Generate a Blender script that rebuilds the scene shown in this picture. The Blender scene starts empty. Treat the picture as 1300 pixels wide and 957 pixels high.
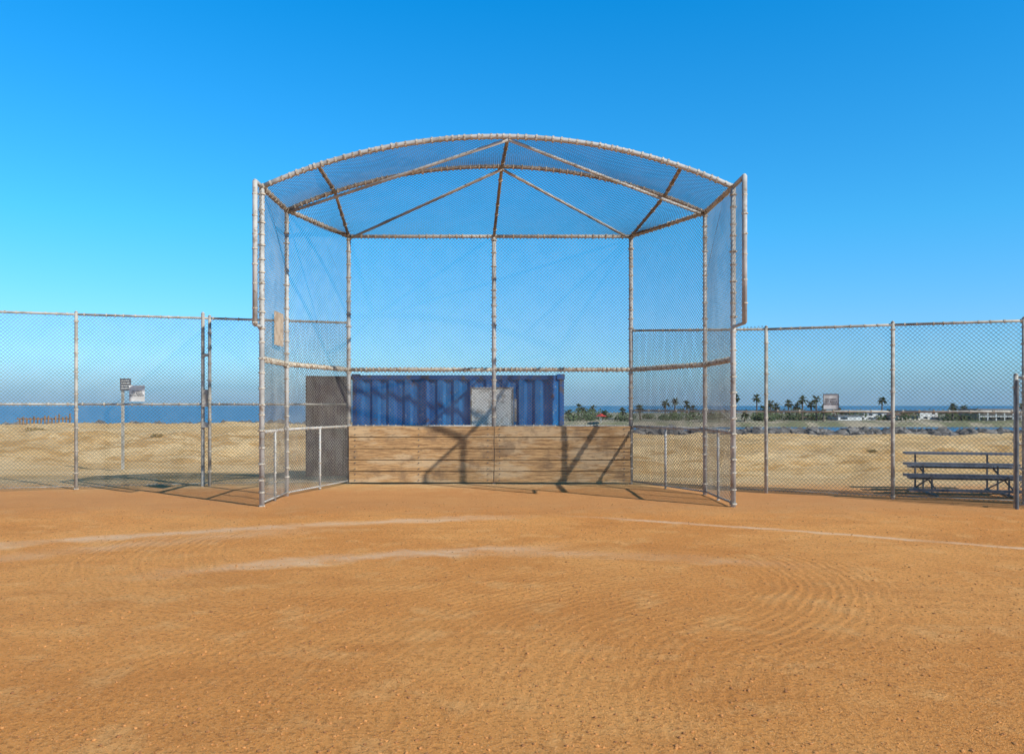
import bpy, math, random
from mathutils import Vector, Matrix, noise
random.seed(7)
scene=bpy.context.scene
scene.view_settings.view_transform='Standard'
scene.view_settings.look='None'
scene.view_settings.exposure=0

# ---------------- node helpers ----------------
class T:
    def __init__(s,name,rough=0.8,metal=0.0):
        s.m=bpy.data.materials.new(name); s.m.use_nodes=True
        s.t=s.m.node_tree; s.b=s.t.nodes['Principled BSDF']
        s.b.inputs['Roughness'].default_value=rough
        s.b.inputs['Metallic'].default_value=metal
        s.geo=s.t.nodes.new('ShaderNodeNewGeometry')
    def put(s,sock,v):
        if isinstance(v,(int,float)): sock.default_value=v
        elif isinstance(v,(tuple,list)):
            sock.default_value=tuple(v)+((1,) if len(v)==3 and sock.type=='RGBA' else ())
        else: s.t.links.new(v,sock)
    def math(s,op,a,b=0.0,c=0.0,clamp=False):
        n=s.t.nodes.new('ShaderNodeMath'); n.operation=op; n.use_clamp=clamp
        s.put(n.inputs[0],a); s.put(n.inputs[1],b); s.put(n.inputs[2],c); return n.outputs[0]
    def pos(s): return s.geo.outputs['Position']
    def xyz(s):
        n=s.t.nodes.new('ShaderNodeSeparateXYZ'); s.t.links.new(s.pos(),n.inputs[0]); return n.outputs
    def noise(s,scale,detail=4,rough=0.55,vec=None,sc=None,dist=0.0):
        n=s.t.nodes.new('ShaderNodeTexNoise'); n.inputs['Scale'].default_value=scale
        n.inputs['Detail'].default_value=detail; n.inputs['Roughness'].default_value=rough
        n.inputs['Distortion'].default_value=dist
        v=vec or s.pos()
        if sc:
            m=s.t.nodes.new('ShaderNodeMapping'); m.inputs['Scale'].default_value=sc
            s.t.links.new(v,m.inputs[0]); v=m.outputs[0]
        s.t.links.new(v,n.inputs['Vector']); return n.outputs[0]
    def smooth(s,x,a,b,lo=0.0,hi=1.0):
        n=s.t.nodes.new('ShaderNodeMapRange'); n.interpolation_type='SMOOTHSTEP'
        s.put(n.inputs[0],x); n.inputs[1].default_value=a; n.inputs[2].default_value=b
        n.inputs[3].default_value=lo; n.inputs[4].default_value=hi; return n.outputs[0]
    def mix(s,f,a,b):
        n=s.t.nodes.new('ShaderNodeMix'); n.data_type='RGBA'
        s.put(n.inputs[0],f); s.put(n.inputs[6],a); s.put(n.inputs[7],b); return n.outputs[2]
    def bump(s,h,strength=0.5,dist=0.02,normal=None):
        n=s.t.nodes.new('ShaderNodeBump'); n.inputs['Strength'].default_value=strength
        n.inputs['Distance'].default_value=dist; s.t.links.new(h,n.inputs['Height'])
        if normal: s.t.links.new(normal,n.inputs['Normal'])
        return n.outputs[0]
    def out(s,col=None,nrm=None,rough=None):
        if col is not None: s.put(s.b.inputs['Base Color'],col)
        if nrm is not None: s.put(s.b.inputs['Normal'],nrm)
        if rough is not None: s.put(s.b.inputs['Roughness'],rough)
        return s.m

def noisy(name,c1,c2,scale=5,rough=.8,metal=0,lo=.4,hi=.6,sc=None,bump=0):
    t=T(name,rough,metal); n=t.noise(scale,6,.6,sc=sc)
    f=t.smooth(n,lo,hi)
    return t.out(t.mix(f,c1,c2), t.bump(n,.4,bump) if bump else None)

M={}
t=T('weathered_pipe',.7,.0)
a=t.smooth(t.noise(9,5,.7),.56,.66,0,.75); b=t.smooth(t.noise(2.3,4,.6),.45,.6)
c=t.mix(b,(.47,.46,.43),(.33,.32,.295)); M['pipe']=t.out(t.mix(a,c,(.23,.155,.10)))
M['hood_pipe']=noisy('weathered_hood_pipe',(.33,.30,.26),(.18,.13,.095),7,.85,.0,.42,.64)
M['pipe_rust']=noisy('rusty_pipe',(.54,.47,.36),(.26,.155,.09),14,.85,.0,.48,.64)
M['tie']=noisy('tie_wire',(.54,.49,.40),(.27,.19,.12),20,.8,.0,.48,.62)
M['wire']=noisy('chain_link_wire',(.245,.225,.19),(.15,.13,.105),3,.85,.0)
M['hood_wire']=noisy('rusty_hood_wire',(.21,.165,.12),(.12,.08,.05),2,.9,.0)
M['wire_fence']=noisy('fence_wire',(.26,.24,.205),(.16,.145,.12),3,.85,.0)
M['fpost']=noisy('fence_post',(.44,.42,.37),(.28,.26,.22),6,.8,.0,.42,.62)
M['dark_post']=noisy('dark_post',(.10,.11,.12),(.17,.17,.17),8,.6,.3)

# ---------------- mesh builder ----------------
class MB:
    def __init__(s): s.v=[]; s.f=[]
    def tube(s,pts,r,n=8,cap=True):
        pts=[Vector(p) for p in pts]; rings=[]
        for i,p in enumerate(pts):
            d=(pts[min(i+1,len(pts)-1)]-pts[max(i-1,0)]).normalized()
            up=Vector((0,0,1)) if abs(d.z)<.95 else Vector((1,0,0))
            u=d.cross(up).normalized(); w=u.cross(d)
            rr=r[i] if isinstance(r,(list,tuple)) else r
            k=len(s.v)
            for j in range(n):
                a=2*math.pi*j/n; s.v.append(p+u*(rr*math.cos(a))+w*(rr*math.sin(a)))
            rings.append(k)
        for a,b in zip(rings,rings[1:]):
            for j in range(n):
                s.f.append((a+j,a+(j+1)%n,b+(j+1)%n,b+j))
        if cap:
            s.f.append(tuple(rings[0]+j for j in range(n))[::-1]); s.f.append(tuple(rings[-1]+j for j in range(n)))
    def box(s,c,size,rot=0.0,M4=None):
        c=Vector(c); k=len(s.v); x,y,z=[q/2 for q in size]
        R=Matrix.Rotation(rot,3,'Z') if M4 is None else M4
        for p in [(-x,-y,-z),(x,-y,-z),(x,y,-z),(-x,y,-z),(-x,-y,z),(x,-y,z),(x,y,z),(-x,y,z)]:
            s.v.append(c+R@Vector(p))
        for f in [(0,3,2,1),(4,5,6,7),(0,1,5,4),(1,2,6,5),(2,3,7,6),(3,0,4,7)]: s.f.append(tuple(k+i for i in f))
    def quad(s,a,b,c,d):
        k=len(s.v); s.v+= [Vector(a),Vector(b),Vector(c),Vector(d)]; s.f.append((k,k+1,k+2,k+3))
    def rock(s,c,r,sq=.7):
        k=len(s.v); c=Vector(c)
        g=(1+5**.5)/2
        P=[(-1,g,0),(1,g,0),(-1,-g,0),(1,-g,0),(0,-1,g),(0,1,g),(0,-1,-g),(0,1,-g),(g,0,-1),(g,0,1),(-g,0,-1),(-g,0,1)]
        F=[(0,11,5),(0,5,1),(0,1,7),(0,7,10),(0,10,11),(1,5,9),(5,11,4),(11,10,2),(10,7,6),(7,1,8),(3,9,4),(3,4,2),(3,2,6),(3,6,8),(3,8,9),(4,9,5),(2,4,11),(6,2,10),(8,6,7),(9,8,1)]
        R=Matrix.Rotation(random.random()*6.28,3,'Z')@Matrix.Rotation(random.random()*6.28,3,'X')
        for p in P:
            q=R@Vector(p)*(r/1.9)*random.uniform(.75,1.2); q.z*=sq; s.v.append(c+q)
        for f in F: s.f.append(tuple(k+i for i in f))
    def obj(s,name,mat,parent=None,smooth=False):
        me=bpy.data.meshes.new(name); me.from_pydata([tuple(v) for v in s.v],[],s.f); me.update()
        if smooth:
            for p in me.polygons: p.use_smooth=True
        o=bpy.data.objects.new(name,me); scene.collection.objects.link(o)
        me.materials.append(mat)
        if parent: o.parent=parent
        return o
def empty(name):
    e=bpy.data.objects.new(name,None); e.empty_display_size=.3; scene.collection.objects.link(e); return e
def ties(mb,pts,r,step,w=.022,k=1.35):
    for a,b in zip(pts,pts[1:]):
        a=Vector(a); b=Vector(b); L=(b-a).length; d=(b-a).normalized(); q=step*random.random()
        while q<L:
            p=a+d*q; mb.tube([p-d*w/2,p+d*w/2],r*k*random.uniform(.9,1.12),7); q+=step*random.uniform(.7,1.3)
def wires(mb,S,U,V,pitch=.07,r=.0022,seg=None):
    for sgn in (1,-1):
        c=-V if sgn==1 else 0.0
        end=U if sgn==1 else U+V
        c+=pitch*.5
        while c<end:
            if sgn==1: v0=max(0,-c); v1=min(V,U-c)
            else: v0=max(0,c-U); v1=min(V,c)
            if v1-v0>.02:
                n=1 if not seg else max(1,int((v1-v0)/seg))
                pts=[]
                for i in range(n+1):
                    v=v0+(v1-v0)*i/n; pts.append(S(c+sgn*v,v))
                mb.tube(pts,r,3,cap=False)
            c+=pitch
def flat(a,b,z0,z1):
    a=Vector((a[0],a[1],0)); b=Vector((b[0],b[1],0)); L=(b-a).length
    off=[(random.uniform(-1,1),random.uniform(0,6)) for _ in range(3)]
    def S(u,v):
        p=a.lerp(b,u/L); d=(b-a).normalized(); nn=Vector((-d.y,d.x,0))
        w=.016*math.sin(u*2.1+off[0][1])*math.sin(v*1.7+off[1][1])
        return Vector((p.x,p.y,z0+v))+nn*w
    return S,L,z1-z0

# ---------------- terrain ----------------
def sst(a,b,x):
    t_=min(1,max(0,(x-a)/(b-a))); return t_*t_*(3-2*t_)
def terr(x,y):
    z=.012*noise.noise(Vector((x*.5,y*.5,0)))+.006*noise.noise(Vector((x*2,y*2,3)))
    if y>16:
        left=1-sst(-3,8,x)
        crest=.60*left+.05*(1-left)
        dip=-.22*left-.6*(1-left)
        z+=dip*sst(17,23,y)*(1-sst(24.5,30,y))
        z+=crest*sst(24.5,30,y)
        m=sst(20,27,y)
        z+=(.14*noise.noise(Vector((x*.16,y*.22,5)))+.14*noise.noise(Vector((x*.45,y*.45,1)))+.09*noise.noise(Vector((x*1.3,y*1.3,1)))+.06*noise.noise(Vector((x*3.1,y*3.1,1))))*m
        z-=7*sst(42,64,y)
    return z
def axis(segs):
    out=[]
    for a,b,n in segs:
        for i in range(n): out.append(a+(b-a)*i/n)
    out.append(segs[-1][1]); return out
xs=axis([(-3000,-200,6),(-200,-45,12),(-45,45,380),(45,200,12),(200,3000,6)])
ys=axis([(-400,-10,8),(-10,3,14),(3,17,110),(17,48,170),(48,70,20),(70,6000,6)])
mb=MB()
for y in ys:
    for x in xs: mb.v.append(Vector((x,y,terr(x,y) if y<=70 else -8)))
W=len(xs)
for j in range(len(ys)-1):
    for i in range(W-1): mb.f.append((j*W+i,j*W+i+1,(j+1)*W+i+1,(j+1)*W+i))
t=T('infield_dirt_and_sand',.95)
t.b.inputs['Specular IOR Level'].default_value=.15
X,Y,Z=t.xyz()
n_big=t.noise(.35,4,.6); n_mid=t.noise(2.2,5,.6); n_fine=t.noise(30,6,.8); n_gr=t.noise(90,3,.8)
n_str=t.noise(1.0,6,.65,sc=(.55,1.3,1),dist=.8); n_clod=t.noise(9,6,.75)
dirt=t.mix(t.smooth(n_big,.38,.62),(.82,.335,.085),(.93,.425,.125))
dirt=t.mix(t.smooth(n_str,.46,.66,0,.5),dirt,(.68,.26,.062))
dirt=t.mix(t.smooth(n_mid,.50,.70,0,.5),dirt,(.98,.54,.205))
dirt=t.mix(t.smooth(n_clod,.52,.64,0,.42),dirt,(.56,.21,.053))
dirt=t.mix(t.smooth(n_fine,.51,.60,0,.65),dirt,(.34,.13,.037))
dirt=t.mix(t.smooth(n_gr,.56,.66,0,.6),dirt,(.98,.64,.31))
k=t.math('MULTIPLY',t.smooth(t.math('ADD',Y,t.math('MULTIPLY',n_mid,2.4)),12.0,14.4),.65)
dirt=t.mix(k,dirt,(.64,.31,.125))
def line(ax,ay,bx,by,w,soft,amt,x0,x1,cv=0.0):
    L=math.hypot(bx-ax,by-ay); nx=-(by-ay)/L; ny=(bx-ax)/L; c=nx*ax+ny*ay
    d=t.math('ADD',t.math('MULTIPLY',X,nx),t.math('MULTIPLY',Y,ny)); d=t.math('SUBTRACT',d,c)
    if cv:
        q=t.math('SUBTRACT',X,(ax+bx)/2); d=t.math('ADD',d,t.math('MULTIPLY',t.math('MULTIPLY',q,q),cv))
    d=t.math('ADD',d,t.math('MULTIPLY',t.math('SUBTRACT',n_mid,.5),soft*1.8)); d=t.math('ABSOLUTE',d)
    m=t.smooth(d,w*.2,w+soft*.6,1,0)
    m=t.math('MULTIPLY',m,t.smooth(X,x0,x0+1.8)); m=t.math('MULTIPLY',m,t.smooth(X,x1-1.8,x1,1,0))
    m=t.math('MULTIPLY',m,t.smooth(n_fine,.35,.6,.4,1)); m=t.math('MULTIPLY',m,t.smooth(n_str,.42,.62,1,.35)); return t.math('MULTIPLY',m,amt)
chalk=(.96,.78,.57)
for args in [(-5.17,9.69,-.57,11.5,.08,.42,.55,-8.8,.6,.03),(1.03,11.55,5.8,9.04,.04,.14,.7,.3,12,.012),
             (-2.6,8.05,-.7,8.8,.10,.40,.6,-3.9,1.0,.05),(-.4,8.85,2.4,8.3,.1,.4,.3,-1.0,3.4,.06),(-5.2,8.6,-2.6,10.3,.1,.6,.3,-6.5,-1.6,.05)]:
    dirt=t.mix(line(*args),dirt,chalk)
def rings(cx,cy,r0,r1,period,sect):
    dx=t.math('SUBTRACT',X,cx); dy=t.math('SUBTRACT',Y,cy)
    r=t.math('SQRT',t.math('ADD',t.math('MULTIPLY',dx,dx),t.math('MULTIPLY',dy,dy)))
    r=t.math('ADD',r,t.math('ADD',t.math('MULTIPLY',n_big,.6),t.math('MULTIPLY',n_mid,.03)))
    s=t.math('SINE',t.math('MULTIPLY',r,6.2832/period))
    m=t.math('MULTIPLY',t.smooth(r,r0,r0+.7),t.smooth(r,r1-.7,r1,1,0))
    m=t.math('MULTIPLY',m,t.smooth(dx,sect*1.0,sect*2.6) if sect>0 else t.smooth(dx,sect*2.6,sect*1.0,1,0))
    m=t.math('MULTIPLY',m,t.smooth(n_mid,.34,.5,.25,1)); m=t.math('MULTIPLY',m,t.smooth(n_clod,.35,.6,1,.4))
    return s,m
s1,m1=rings(.0,7.8,2.2,4.1,.10,.8)
s2,m2=rings(-.6,9.4,2.6,5.0,.105,-.8)
s3,m3=rings(3.0,4.0,1.2,6.4,.09,-.6)
g=t.math('ADD',t.math('ADD',t.math('MULTIPLY',t.math('MULTIPLY',s1,m1),.8),t.math('MULTIPLY',s2,m2)),t.math('MULTIPLY',t.math('MULTIPLY',s3,m3),.5))
dirt=t.mix(t.math('MULTIPLY',t.math('MAXIMUM',g,0.0),.30,clamp=True),dirt,(.42,.16,.047))
sand=t.mix(t.smooth(n_big,.4,.6),(.88,.63,.33),(.76,.50,.225))
scr=t.smooth(t.noise(.9,7,.75,sc=(.7,1.3,1)),.47,.58,0,.75)
sand=t.mix(t.math('MULTIPLY',scr,t.math('MULTIPLY',t.smooth(Y,22,26),t.smooth(Y,29,32,1,.25))),sand,(.54,.29,.085))
sand=t.mix(t.smooth(n_clod,.5,.62,0,.45),sand,(.46,.285,.12))
sand=t.mix(t.smooth(n_fine,.55,.7,0,.3),sand,(.38,.25,.12))
sm=t.smooth(t.math('ADD',Y,t.math('MULTIPLY',n_mid,2.2)),15.6,18.2)
col=t.mix(sm,dirt,sand)
h=t.math('ADD',t.math('MULTIPLY',n_fine,.9),t.math('MULTIPLY',n_gr,.5))
h=t.math('ADD',h,t.math('MULTIPLY',n_mid,.5)); h=t.math('ADD',h,t.math('MULTIPLY',n_clod,t.math('ADD',.7,t.math('MULTIPLY',sm,2.0))))
h=t.math('ADD',h,t.math('MULTIPLY',n_str,.35))
b1=t.bump(h,.8,.042); b2=t.bump(g,.6,.010,b1)
ground=mb.obj('ground',t.out(col,b2),smooth=True)

mb=MB()
for i in range(15000):
    d=3.2+10*random.random()**1.6; x=random.uniform(-1,1)*(d*.72+.5)
    if noise.noise(Vector((x*.8,d*.8,4)))<-.2 and random.random()<.7: continue
    r=.003+.010*random.random()**4
    mb.rock((x,d,terr(x,d)+r*.15),r,.6)
mb.obj('dirt_clods',noisy('dirt_clods',(.62,.27,.08),(.30,.13,.045),9,.95))

# ---------------- sea ----------------
mb=MB(); mb.quad((-30000,40,-4),(30000,40,-4),(30000,40000,-4),(-30000,40000,-4))
t=T('sea_water',.35); t.b.inputs['IOR'].default_value=1.33
n1=t.noise(.35,4,.6,sc=(.5,1.2,1)); 
mb.obj('sea',t.out(t.mix(t.smooth(n1,.4,.65),(.04,.14,.26),(.07,.19,.32)),t.bump(n1,.6,.4)))  # base blue paled, so horizon haze is part of the colour

# ---------------- backstop ----------------
YF,YM,YB=12.64,14.2,16.34; HT=5.07; H2=2.34; H1=1.18
LF=(-3.97,YF);RF=(3.51,YF);LM=(-4.0,14.14);RM=(3.47,14.32);LB=(-3.35,YB);CB=(-.37,YB);RB=(2.44,YB)
LE=(-3.97,12.3);RE=(3.51,12.02)
def arcz(x,x0,x1,rise=.8):
    xc=(x0+x1)/2; hf=(x1-x0)/2; R=(hf*hf+rise*rise)/(2*rise)
    return HT+math.sqrt(max(0,R*R-(x-xc)**2))-(R-rise)
def p3(p,z): return (p[0],p[1],z)
bs=empty('baseball_backstop')
P=MB(); TT=MB(); PR=MB(); HP=MB()
for p,r,z in [(LF,.042,HT),(RF,.042,HT),(LM,.037,HT),(RM,.037,HT),(LB,.042,HT+.02),(CB,.044,HT+.02),(RB,.042,HT+.02)]:
    P.tube([p3(p,-.1),p3(p,z)],r,12); ties(TT,[p3(p,0),p3(p,z)],r,.22)
for e,f in((LE,LF),(RE,RF)):
    P.tube([p3(e,2.85),p3(e,HT)],.038,10); P.tube([p3(e,2.85),p3(f,2.85)],.027); P.tube([p3(e,HT),p3(f,HT)],.034)
    ties(TT,[p3(e,2.85),p3(e,HT)],.038,.3,.02,1.2)
loop=[LF,LM,LB,CB,RB,RM,RF]
for a,b in zip(loop,loop[1:]):
    for z,r in((HT,.036),(H1,.024)):
        P.tube([p3(a,z),p3(b,z)],r,10); ties(TT,[p3(a,z),p3(b,z)],r,.15)
    PR.tube([p3(a,H2),p3(b,H2)],.038,10); ties(TT,[p3(a,H2),p3(b,H2)],.038,.10,.03)
    if a not in(LB,CB):
        m=((a[0]+b[0])/2,(a[1]+b[1])/2)
        P.tube([p3(m,-.05),p3(m,H1)],.021,8); ties(TT,[p3(m,0),p3(m,H1)],.021,.2)
        P.tube([p3(a,.06),p3(b,.06)],.014,6)
def arcpts(a,b,n=28):
    out=[]
    for i in range(n+1):
        x=a[0]+(b[0]-a[0])*i/n; y=a[1]+(b[1]-a[1])*i/n; out.append((x,y,arcz(x,a[0],b[0])))
    return out
fa=arcpts(LF,RF); ma=arcpts(LM,RM)
P.tube(fa,.040,10); HP.tube(ma,.034,10); ties(TT,fa,.040,.12,.028,1.25); ties(TT,ma,.034,.13)
def ponf(x): return (x,YF,arcz(x,LF[0],RF[0]))
def ponm(x): return (x,LM[1]+(RM[1]-LM[1])*(x-LM[0])/(RM[0]-LM[0]),arcz(x,LM[0],RM[0]))
for xf,xm,pb in((-3.08,-3.15,LB),(-.06,-.18,CB),(2.69,2.74,RB)):
    pts=[ponf(xf),ponm(xm),p3(pb,HT)]; HP.tube(pts[:2],.030,10); HP.tube(pts[1:],.030,10); ties(TT,pts,.030,.4)
def dn(p): return (p[0],p[1],p[2]-.05)
for a,b in((ponf(-.06),p3(LM,HT)),(ponf(-.06),p3(RM,HT)),(ponm(-.18),p3(LB,HT)),(ponm(-.18),p3(RB,HT))):
    P.tube([dn(a),dn(b)],.026,10)
P.obj('pipe_frame',M['pipe'],bs,True); PR.obj('middle_rail',M['pipe_rust'],bs,True); TT.obj('wire_ties',M['tie'],bs); HP.obj('hood_ribs',M['hood_pipe'],bs,True)
Wm=MB()
for a,b in zip(loop,loop[1:]):
    z0=.04 if a not in(LB,CB) else H1
    wires(Wm,*flat(a,b,z0,HT),r=.0036,seg=.6)
for e,f in((LE,LF),(RE,RF)): wires(Wm,*flat(e,f,2.87,HT),r=.0034)
def S1(u,v):
    s=min(1,max(0,u/7.7)); q=min(1,v/1.62); xf=LF[0]+(RF[0]-LF[0])*s; xm=LM[0]+(RM[0]-LM[0])*s
    return Vector(ponf(xf)).lerp(Vector(ponm(xm)),q)-Vector((0,0,.035*math.sin(q*math.pi)*(1+.5*math.sin(u*2.3))))
xm_k=[LM[0],-3.15,-.18,2.74,RM[0]]; xb_k=[LB[0],LB[0],CB[0],RB[0],RB[0]]
def S2(u,v):
    s=min(1,max(0,u/7.7)); q=min(1,v/2.25); xm=LM[0]+(RM[0]-LM[0])*s
    for i in range(4):
        if xm<=xm_k[i+1] or i==3:
            w=(xm-xm_k[i])/(xm_k[i+1]-xm_k[i]); xb=xb_k[i]+(xb_k[i+1]-xb_k[i])*w; break
    return Vector(ponm(xm)).lerp(Vector((xb,YB,HT)),q)-Vector((0,0,.05*math.sin(q*math.pi)*(1+.5*math.sin(u*2.9+1))))
Wm.obj('chain_link_mesh',M['wire'],bs)
Wh=MB(); wires(Wh,S1,7.7,1.62,r=.0036,seg=.22); wires(Wh,S2,7.7,2.25,r=.0036,seg=.22); Wh.obj('hood_mesh',M['hood_wire'],bs)
# boards
t=T('weathered_boards',.85); X,Y,Z=t.xyz()
gr=t.noise(3,8,.7,sc=(.8,8,14)); big=t.noise(1.2,4,.6,sc=(1,1,4)); fl=t.noise(60,3,.6,sc=(.12,1,1.2))
c=t.mix(t.smooth(gr,.38,.62),(.56,.335,.145),(.28,.155,.068)); c=t.mix(t.smooth(big,.48,.62,0,.6),c,(.60,.44,.26)); c=t.mix(t.smooth(t.noise(2.1,4,.6),.53,.66,0,.6),c,(.20,.125,.07))
c=t.mix(t.smooth(fl,.58,.68,0,.7),c,(.11,.06,.03))
bm_=t.out(c,t.bump(gr,.6,.01))
B=MB(); hb=1.16/5
for i in range(5):
    for x0,x1 in((LB[0]+.02,CB[0]-.004+random.uniform(-.0,.01)),(CB[0]+.006,RB[0]-.02)):
        zc=.03+hb*(i+.5); tilt=random.uniform(-.003,.003)
        B.box(((x0+x1)/2,YB-.075+random.uniform(-.008,.008),zc),(x1-x0-random.uniform(0,.02),.04,hb-.012-random.uniform(0,.006)),0,Matrix.Rotation(tilt,3,'Y'))
B.obj('wooden_boards',bm_,bs)
B=MB()
for x0,x1 in((LB[0]+.02,CB[0]-.01),(CB[0]+.01,RB[0]-.02)):
    B.box(((x0+x1)/2,YB-.046,.61),(x1-x0-.04,.008,1.12))
B.obj('gap_shadow_sheet',noisy('gap_shadow_dark',(.06,.045,.035),(.04,.03,.025),3,.9),bs)  # added sheet; its dark colour stands in for shadow between the boards
B=MB()
for x in (LB[0]+.15,-1.9,CB[0]-.12,CB[0]+.12,1.1,RB[0]-.15):
    for i in range(5):
        for dz in(-.06,.06): B.tube([(x,YB-.09,.03+hb*(i+.5)+dz),(x,YB-.11,.03+hb*(i+.5)+dz)],.011,6)
B.obj('board_bolts',M['dark_post'],bs)
B=MB(); B.box((-3.93,13.43,2.89),(.012,.5,.56)); B.obj('faded_notice_panel',noisy('faded_panel',(.50,.40,.29),(.36,.27,.19),7,.8),bs)

# ---------------- perimeter fences ----------------
def fence(name,pts,hs,zmid,posts,wm=M['wire_fence'],rail=.022,mid=True,pr=.032,bottom=False):
    e=empty(name); P=MB(); Wr=MB(); Ti=MB()
    for i,(a,b) in enumerate(zip(pts,pts[1:])):
        ha,hb_=hs[i],hs[i+1]
        P.tube([p3(a,ha),p3(b,hb_)],rail,8); ties(Ti,[p3(a,ha),p3(b,hb_)],rail,.2)
        if mid: P.tube([p3(a,zmid),p3(b,zmid)],rail*.9,8); ties(Ti,[p3(a,zmid),p3(b,zmid)],rail,.3)
        P.tube([p3(a,.06),p3(b,.06)],.006,5)
        S,L,V=flat(a,b,.03,(ha+hb_)/2); wires(Wr,S,L,V,r=.0033,seg=.7)
    for i,p in enumerate(pts):
        if i in posts:
            P.tube([p3(p,-.1),p3(p,hs[i]+.04)],pr,10); P.tube([p3(p,hs[i]+.04),p3(p,hs[i]+.07)],[pr*1.15,pr*.3],10); ties(Ti,[p3(p,0),p3(p,hs[i])],pr,.35)
    P.obj('posts_and_rails',M['fpost'],e,True); Wr.obj('chain_link_mesh',wm,e); Ti.obj('wire_ties',M['tie'],e)
    return e
fl_=fence('chain_link_fence',[LB,(-6.02,15.86),(-8.35,15.26),(-10.7,14.65),(-13.3,13.95),(-16,13.2),(-19,12.4)],[3.3,3.34,3.35,3.37,3.37,3.37,3.37],1.63,[1,2,3,4,5,6])
P=MB(); P.tube([(-6.14,15.82,-.1),(-6.14,15.82,3.42)],.034,10); P.tube([(-6.14,15.82,3.42),(-6.14,15.82,3.46)],[.04,.02],10)
P.box((-6.08,15.78,1.75),(.10,.07,.34)); P.box((-6.08,15.78,1.22),(.12,.06,.10)); P.box((-6.08,15.78,2.6),(.12,.05,.06))
P.obj('gate_post_and_latch',M['fpost'],fl_)
fence('chain_link_fence',[RB,(4.66,14.6),(6.55,13.7),(8.32,12.94),(10.6,11.95),(13.5,10.7)],[3.14,3.0,2.99,2.98,2.98,2.98],1.5,[1,2,3,4,5])
e=fence('dugout_fence',[(7.87,12.44),(10.0,11.7),(12.2,10.9)],[2.04,2.04,2.04],1.0,[0,1,2],pr=.034)
P=MB(); P.tube([(7.80,12.30,-.05),(7.80,12.30,2.0)],.026,10); P.tube([(7.80,12.30,1.95),(7.87,12.44,1.95)],.02); P.tube([(7.80,12.3,.3),(7.87,12.44,.3)],.02)
P.obj('gate_stile',M['dark_post'],e)

# ---------------- signs ----------------
white=noisy('sign_white',(.78,.78,.74),(.62,.61,.56),6,.5)
ink=noisy('sign_ink',(.03,.03,.035),(.06,.05,.05),8,.6)
def text(body,loc,size,parent,yaw=0,mat=ink):
    c=bpy.data.curves.new('lettering','FONT'); c.body=body; c.size=size; c.align_x='CENTER'; c.align_y='CENTER'; c.extrude=.001; c.space_line=.95; c.offset=.0005
    o=bpy.data.objects.new('lettering',c); scene.collection.objects.link(o); c.materials.append(mat)
    o.rotation_euler=(math.radians(90),0,yaw); o.location=loc; o.parent=parent
def notice(x,y,z,w,h,yaw,frame=False):
    e=empty('notice_sign'); n=Vector((math.sin(yaw),-math.cos(yaw),0))
    B=MB(); B.box((x,y,z),(w,.006,h),yaw); B.obj('panel',white,e)
    if frame:
        F=MB(); d=Vector((math.cos(yaw),math.sin(yaw),0)); c=Vector((x,y,z))+n*.003
        for s in(-1,1):
            F.box(c+d*(s*w/2),(.008,.014,h+.008),yaw); F.box(c+Vector((0,0,s*h/2)),(w-.008,.014,.008),yaw)
        F.obj('frame',ink,e)
    text('DO NOT\nHIT BALLS\nINTO FENCE',Vector((x,y,z))+n*.006,.044,e,yaw)
notice(-7.28,15.46,1.84,.28,.31,.25)
notice(5.63,14.06,1.67,.25,.27,-.44,True)
e=empty('trail_sign'); B=MB(); B.box((-10.75,22,1.1),(.06,.06,2.5)); B.obj('post',M['fpost'],e)
B=MB(); B.box((-10.65,21.95,2.18),(.3,.02,.34)); B.obj('panel',noisy('dark_sign',(.07,.08,.10),(.11,.12,.14),9,.6),e)
B=MB()
for i in range(4): B.box((-10.65,21.936,2.29-.07*i),(.22,.004,.018))
B.obj('worn_lines',white,e)

# ---------------- container ----------------
ce=empty('shipping_container'); CY=17.6; x0,x1,zt=-3.53,1.15,2.27
t=T('blue_container_paint',.5); X,Y,Z=t.xyz()
n=t.noise(3,6,.65); n2=t.noise(1.0,4,.6,sc=(3,3,.5))
c=t.mix(t.smooth(n2,.4,.62),(.006,.13,.40),(.02,.23,.55)); c=t.mix(t.smooth(n,.60,.68,0,.8),c,(.16,.07,.04)); c=t.mix(t.smooth(t.noise(9,4,.7),.60,.68,0,.6),c,(.30,.42,.52))
blue=t.out(c)
def corr(mb,x0,x1,y,z0,z1,per=.36,dep=.055,along='x',s=1):
    pts=[]; x=x0; 
    while x<x1-.01:
        for f,d in((0,0),(.28,0),(.45,1),(.78,1),(.95,0)):
            if x+f*per<x1: pts.append((x+f*per,d*dep*s))
        x+=per
    pts.append((x1,0))
    for (a,da),(b,db) in zip(pts,pts[1:]):
        if along=='x': mb.quad((a,y+da,z0),(b,y+db,z0),(b,y+db,z1),(a,y+da,z1))
        else: mb.quad((y+da,a,z0),(y+db,b,z0),(y+db,b,z1),(y+da,a,z1))
B=MB(); corr(B,x0+.1,x1-.1,CY+.02,.14,zt-.07); corr(B,CY+.1,CY+2.3,x1-.03,.14,zt-.07,along='y',s=-1); corr(B,x0+.1,x1-.1,CY+2.38,.14,zt-.07,s=-1)
B.box(((x0+x1)/2,CY+1.2,zt-.04),(x1-x0-.2,2.2,.03)); B.box(((x0+x1)/2,CY+1.2,.1),(x1-x0-.2,2.2,.05)); B.obj('corrugated_walls',blue,ce)
B=MB()
for x in(x0+.05,x1-.05):
    for y in(CY+.05,CY+2.35): B.box((x,y,zt/2),(.10,.10,zt-.02))
for y in(CY+.05,CY+2.35):
    for z in(.08,zt-.045): B.box(((x0+x1)/2,y,z),(x1-x0-.2,.08,.10))
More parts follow.
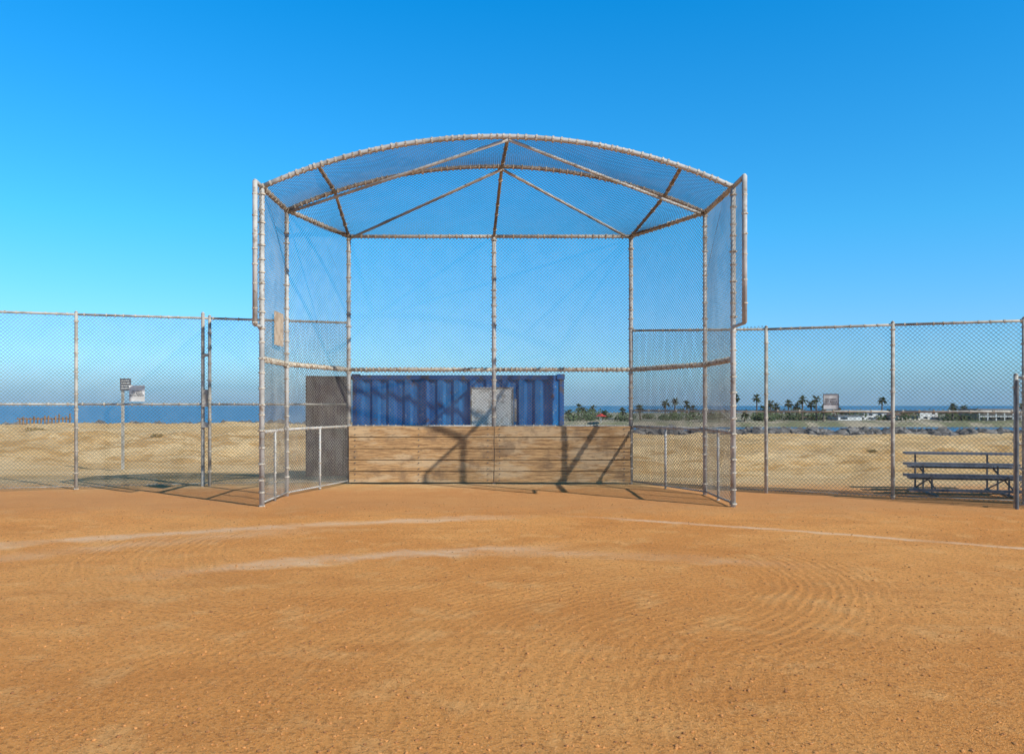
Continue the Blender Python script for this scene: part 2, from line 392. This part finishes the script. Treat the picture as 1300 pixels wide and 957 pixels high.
for x in(x0+.05,x1-.05):
    for z in(.08,zt-.045): B.box((x,CY+1.2,z),(.08,2.2,.10))
for x in(x0+.07,x1-.07):
    for y in(CY+.07,CY+2.33):
        for z in(.06,zt-.03): B.box((x,y,z),(.17,.17,.12))
B.obj('steel_frame',noisy('container_frame',(.015,.10,.32),(.12,.10,.10),5,.5,0,.5,.66),ce)
maroon=noisy('container_door_plum',(.045,.025,.045),(.065,.03,.03),3,.7)  # dark plum tone, far darker than the blue walls
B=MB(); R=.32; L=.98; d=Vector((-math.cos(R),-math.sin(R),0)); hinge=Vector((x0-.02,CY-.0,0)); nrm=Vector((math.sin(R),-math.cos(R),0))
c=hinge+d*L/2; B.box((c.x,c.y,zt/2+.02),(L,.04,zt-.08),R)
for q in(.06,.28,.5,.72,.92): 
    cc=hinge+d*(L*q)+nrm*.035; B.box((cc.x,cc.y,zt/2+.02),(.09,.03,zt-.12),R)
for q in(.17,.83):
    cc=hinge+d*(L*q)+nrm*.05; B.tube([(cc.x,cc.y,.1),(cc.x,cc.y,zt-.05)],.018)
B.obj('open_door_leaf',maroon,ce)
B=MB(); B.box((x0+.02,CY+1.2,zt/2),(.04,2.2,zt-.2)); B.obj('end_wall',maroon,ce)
B=MB(); hx0,hx1=(598-650)*.0173,(651-650)*.0173; B.box(((hx0+hx1)/2,CY-.015,1.55),(hx1-hx0,.03,.86)); B.obj('service_hatch',noisy('hatch_paint',(.82,.79,.73),(.52,.48,.42),7,.6,0,.5,.65),ce)
B=MB()
for x in(hx0,hx1): B.box((x,CY-.02,1.55),(.03,.05,.92))
B.box(((hx0+hx1)/2,CY-.02,1.995),(hx1-hx0-.03,.05,.03)); B.box((hx1+.06,CY-.005,1.5),(.05,.03,.5)); B.obj('hatch_frame',noisy('hatch_frame',(.5,.5,.5),(.3,.25,.2),8,.6),ce)

# ---------------- bleachers ----------------
be=empty('bleachers'); al=noisy('bleacher_planks',(.14,.155,.19),(.09,.10,.13),6,.5,.3); fr=M['dark_post']
rot=-.20; o0=Vector((7.05,14.3,0)); R3=Matrix.Rotation(rot,3,'Z')
def L3(x,y,z): return o0+R3@Vector((x,y,z))
Pk=MB(); Fr=MB(); LEN=1.9
for i in range(3):
    sx_=.13*i
    Pk.box(L3(LEN/2+sx_,.5*i,.36+.17*i),(LEN,.24,.04),rot)
    Pk.box(L3(LEN/2+sx_,.5*i-.26,.12+.17*i),(LEN,.2,.035),rot)
Pk.obj('seat_planks',al,be)
for x in(.45,LEN-.2):
    for i in range(3): Fr.tube([L3(x,.5*i,.0),L3(x,.5*i,.34+.17*i)],.017,6)
    Fr.tube([L3(x,-.35,.03),L3(x,1.1,.03)],.02,6); Fr.tube([L3(x,-.3,.1),L3(x,1.0,.54)],.016,6); Fr.tube([L3(x,.0,.34),L3(x,1.0,.04)],.014,6)
Fr.obj('support_frame',fr,be)

# ---------------- rock jetties ----------------
rockm=noisy('jetty_rock',(.20,.185,.17),(.09,.085,.08),1.1,.9)
def jetty(x0,x1,y0,y1,ztop,name,n,r0,r1):
    mb=MB()
    for i in range(n):
        s=random.random(); q=random.uniform(-1,1); x=x0+(x1-x0)*s; y=y0+(y1-y0)*s+q*5
        z=ztop-.3-abs(q)*2.6+random.uniform(-.25,.25); mb.rock((x,y,z),random.uniform(r0,r1),.75)
    mb.obj(name,rockm)
jetty(2,110,92,88,-1.15,'rock_jetty',5200,.45,1.0)
jetty(-75,-28,112,118,-1.05,'rock_jetty',1500,.5,1.1)

ge=empty('timber_groyne'); B=MB()
for i in range(15):
    x=-37.2+i*.27; B.tube([(x,60,-4.5),(x+.12,60,.62+.12*math.sin(i*1.9)+.02*i)],.06,6)
B.box((-35.3,60.1,.62),(4.1,.08,.10)); B.obj('piles_and_beams',noisy('groyne_wood',(.34,.17,.07),(.18,.10,.05),4,.9),ge)

# ---------------- far shore ----------------
mb=MB(); k=0; sx=axis([(8,260,90)]); sy=[(206,-5),(212,-2.9),(216,-2.5),(300,-2.2),(420,-2)]
for y,z in sy:
    for x in sx: mb.v.append(Vector((x,y+1.5*noise.noise(Vector((x*.1,0,0))),z+.4*noise.noise(Vector((x*.15,y,0))))))
W=len(sx)
for j in range(len(sy)-1):
    for i in range(W-1): mb.f.append((j*W+i,j*W+i+1,(j+1)*W+i+1,(j+1)*W+i))
mb.obj('far_shore',noisy('far_shore',(.36,.31,.22),(.16,.17,.09),.12,.9))
glass=T('window_glass',.15).out((.03,.045,.06))
def house(px0,px1,ytop,D,wall,roofc,st=1,gable=True,bal=False):
    s=D/1011; x0=(px0-650)*s; x1=(px1-650)*s; zt=1.6-(ytop-515)*s; zb=-2.7; e=empty('beach_house')
    w=x1-x0; dp=9; rh=(zt-zb)*.22 if gable else .25; zw=zt-rh
    B=MB(); B.box(((x0+x1)/2,D+dp/2,(zb+zw)/2),(w,dp,zw-zb)); B.obj('walls',wall,e)
    B=MB()
    if gable:
        a=[(x0-.4,D-.5,zw+.02),(x1+.4,D-.5,zw+.02),(x1+.4,D+dp+.5,zw+.02),(x0-.4,D+dp+.5,zw+.02)]; r=[(x0+w*.12,D+dp/2,zt),(x1-w*.12,D+dp/2,zt)]
        B.v+= [Vector(q) for q in a+r]; B.f+=[(0,1,5,4),(1,2,5),(2,3,4,5),(3,0,4),(3,2,1,0)]
    else: B.box(((x0+x1)/2,D+dp/2,zw+rh/2),(w+.5,dp+.5,rh))
    B.obj('roof',roofc,e)
    B=MB(); n=max(2,int(w/2.2)); fh=(zw-zb)/st
    for f in range(st):
        for i in range(n):
            if random.random()<.88: B.box((x0+w*(i+.5)/n,D-.02,zb+fh*(f+.58)),(w/n*random.uniform(.35,.62),.06,fh*.42))
    B.obj('windows',glass,e)
    if bal:
        B=MB()
        for f in range(st): B.box(((x0+x1)/2,D-.7,zb+fh*(f+1)-.25),(w+.2,1.2,.22))
        for i in range(n+1): B.box((x0+w*i/n,D-1.2,(zb+zw)/2),(.22,.2,zw-zb-.5))
        B.obj('balconies',white,e)
cream=noisy('stucco_cream',(.62,.58,.50),(.52,.48,.42),.5); wh=noisy('stucco_white',(.74,.73,.70),(.6,.6,.58),.5); tan=noisy('stucco_tan',(.42,.32,.24),(.34,.26,.2),.5); grey=noisy('stucco_grey',(.34,.36,.38),(.28,.3,.31),.5)
rr=noisy('roof_tile',(.30,.17,.11),(.22,.13,.09),1); rg=noisy('roof_grey',(.20,.20,.21),(.14,.14,.15),1)
for a in [(730,752,531,232,cream,rr,1,True),(770,800,531,240,wh,rg,1,True),(818,842,533,230,tan,rr,1,True),(900,925,534,228,cream,rg,1,True),(940,962,533,232,grey,rg,1,True),
          (1022,1050,529,226,cream,rr,1,True),(1064,1094,527,222,wh,rg,1,False),(1088,1134,523,231,wh,rg,2,False),(1140,1168,525,224,cream,rr,1,True),(1160,1200,521,236,wh,rg,2,False),
          (1204,1234,529,224,grey,rg,1,True),(1240,1293,519,219,tan,rg,2,False,True),(1300,1350,526,224,wh,rr,2,True),(1365,1400,525,226,cream,rg,2,False)]:
    house(*a)
def foliage(name,blobs,n,size,mat):
    mb=MB()
    for (x,y,z,rx,rz) in blobs:
        for i in range(n):
            v=Vector((random.gauss(0,1),random.gauss(0,1),random.gauss(0,1))).normalized()*random.random()**.35
            c=Vector((x+v.x*rx,y+v.y*rx,z+v.z*rz)); a=Vector((random.gauss(0,1),random.gauss(0,1),random.gauss(0,1))).normalized()
            b=a.orthogonal().normalized(); s_=size*random.uniform(.6,1.4)
            mb.quad(c-a*s_,c-b*s_,c+a*s_,c+b*s_*.8)
    return mb.obj(name,mat)
leaf=noisy('distant_leaves',(.03,.065,.02),(.075,.11,.04),.6,.8)
bl=[]
for i in range(85):
    px=random.choice([random.uniform(715,800),random.uniform(805,930),random.uniform(935,1310),random.uniform(1200,1245),random.uniform(960,1060)])
    D=random.uniform(216,250); s=D/1011; r=random.uniform(.8,2.4); bl.append(((px-650)*s,D,-2.6+r*.6,r*1.5,r))
foliage('distant_trees',bl,110,.28,leaf)
tr=MB(); cr=MB()
palms=[(722,524),(735,517),(741,521),(752,519),(768,526),(790,522),(812,518),(845,512),(857,509),(872,513),(880,519),(898,523),(934,505),(946,525),(961,505),(970,519),(978,512),(985,516),(1001,512),(1012,516),(1019,507),(1030,514),(1036,507),(1046,519),(1062,517),(1069,526),(1120,508),(1128,524),(1150,526),(1210,516),(1224,519),(1218,527),(1297,516),(1330,510),(1380,514)]
for px,py in palms:
    D=random.uniform(214,246); s=D/1011; x=(px-650)*s; zt=1.6-(py-515)*s; lean=random.uniform(-.4,.4)
    tr.tube([(x-lean,D,-3),(x-lean*.3,D,(zt-3)/2),(x,D,zt)],[.26,.2,.17],6)
    for i in range(40):
        az=random.uniform(0,6.28); el=random.uniform(-1.0,1.3); Lr=random.uniform(1.2,2.0)
        d=Vector((math.cos(az)*math.cos(el),math.sin(az)*math.cos(el),math.sin(el))); w=Vector((-math.sin(az),math.cos(az),0))*.26
        c=Vector((x,D,zt)); m=c+d*Lr*.6; e2=c+d*Lr-Vector((0,0,.45))
        cr.quad(c-w*.15,m-w,e2,m+w)
pe=empty('distant_palm_trees')
tr.obj('trunks',noisy('palm_trunk',(.18,.13,.09),(.11,.08,.06),1,.9),pe); cr.obj('fronds',noisy('palm_fronds',(.03,.065,.02),(.08,.10,.035),.8,.7),pe)
ue=empty('beach_umbrella'); B=MB(); x=(763-650)*.2077; B.tube([(x,210,-3),(x,210,-.6)],.06,6); B.obj('pole',white,ue)
B=MB(); k=len(B.v); B.v.append(Vector((x,210,-.4)))
for i in range(10): B.v.append(Vector((x+1.6*math.cos(i*.628),210+1.6*math.sin(i*.628),-1.2)))
for i in range(10): B.f.append((0,1+i,1+(i+1)%10))
B.obj('canopy',noisy('red_fabric',(.55,.05,.04),(.4,.04,.03),3),ue)
bl=[]
for px,D,r in [(40,31,.14),(50,30.5,.10),(200,28.5,.09),(1106,29,.08)]:
    x=(px-650)*D/1011; bl.append((x,D,terr(x,D)+r*.2,r*2.6,r*.8))
foliage('dune_scrub',bl,160,.03,noisy('scrub_leaves',(.16,.12,.04),(.28,.18,.07),3,.9))

# ---------------- light, world ----------------
dirv=Vector((-4.56,3.65,-4.2)); to=-dirv
sun=bpy.data.lights.new('sun','SUN'); sun.energy=5.0; sun.angle=math.radians(.5); sun.color=(1,.955,.87)
so=bpy.data.objects.new('sun',sun); scene.collection.objects.link(so); so.rotation_euler=dirv.to_track_quat('-Z','Y').to_euler(); so.location=(20,-20,20)
w=bpy.data.worlds.new('World'); scene.world=w; w.use_nodes=True; nt=w.node_tree; bg=nt.nodes['Background']; bg.inputs[1].default_value=.1
sk=nt.nodes.new('ShaderNodeTexSky'); sk.sky_type='NISHITA'; sk.sun_disc=False
sk.sun_elevation=math.atan2(to.z,math.hypot(to.x,to.y)); sk.sun_rotation=math.atan2(to.x,to.y); sk.dust_density=.25; sk.ozone_density=2.0; sk.air_density=1.0
tc=nt.nodes.new('ShaderNodeTexCoord'); sp=nt.nodes.new('ShaderNodeSeparateXYZ'); nt.links.new(tc.outputs['Generated'],sp.inputs[0])
cr_=nt.nodes.new('ShaderNodeValToRGB'); nt.links.new(sp.outputs[2],cr_.inputs[0]); R_=cr_.color_ramp
st=[(0,(.62,1.05,1.65)),(.10,(.56,1.18,1.75)),(.21,(.34,1.42,1.95)),(.46,(.04,1.50,2.35)),(.60,(.16,.20,.23))]
R_.elements[0].position=0; R_.elements[1].position=.60
for q in st[1:4]: R_.elements.new(q[0])
for el_,q in zip(R_.elements,st): el_.color=tuple(v/3 for v in q[1])+(1,)
mu=nt.nodes.new('ShaderNodeMix'); mu.data_type='RGBA'; mu.blend_type='MULTIPLY'; mu.inputs[0].default_value=1
nt.links.new(sk.outputs[0],mu.inputs[6]); nt.links.new(cr_.outputs[0],mu.inputs[7])
sc_=nt.nodes.new('ShaderNodeVectorMath'); sc_.operation='SCALE'; sc_.inputs['Scale'].default_value=3; nt.links.new(mu.outputs[2],sc_.inputs[0])
mr=nt.nodes.new('ShaderNodeMapRange'); mr.interpolation_type='SMOOTHSTEP'; nt.links.new(sp.outputs[2],mr.inputs[0]); mr.inputs[1].default_value=0.0; mr.inputs[2].default_value=.06; mr.inputs[3].default_value=.85; mr.inputs[4].default_value=0
mx=nt.nodes.new('ShaderNodeMix'); mx.data_type='RGBA'; nt.links.new(mr.outputs[0],mx.inputs[0]); nt.links.new(sc_.outputs[0],mx.inputs[6]); mx.inputs[7].default_value=(2.3,4.3,6.6,1)
nt.links.new(mx.outputs[2],bg.inputs[0])

# ---------------- camera ----------------
cam=bpy.data.cameras.new('camera'); co=bpy.data.objects.new('camera',cam); scene.collection.objects.link(co)
cam.lens=28; cam.sensor_width=36; cam.shift_y=36.5/1300; cam.clip_end=60000; cam.clip_start=.1
co.location=(0,0,1.6); co.rotation_euler=(math.radians(90),0,0); scene.camera=co
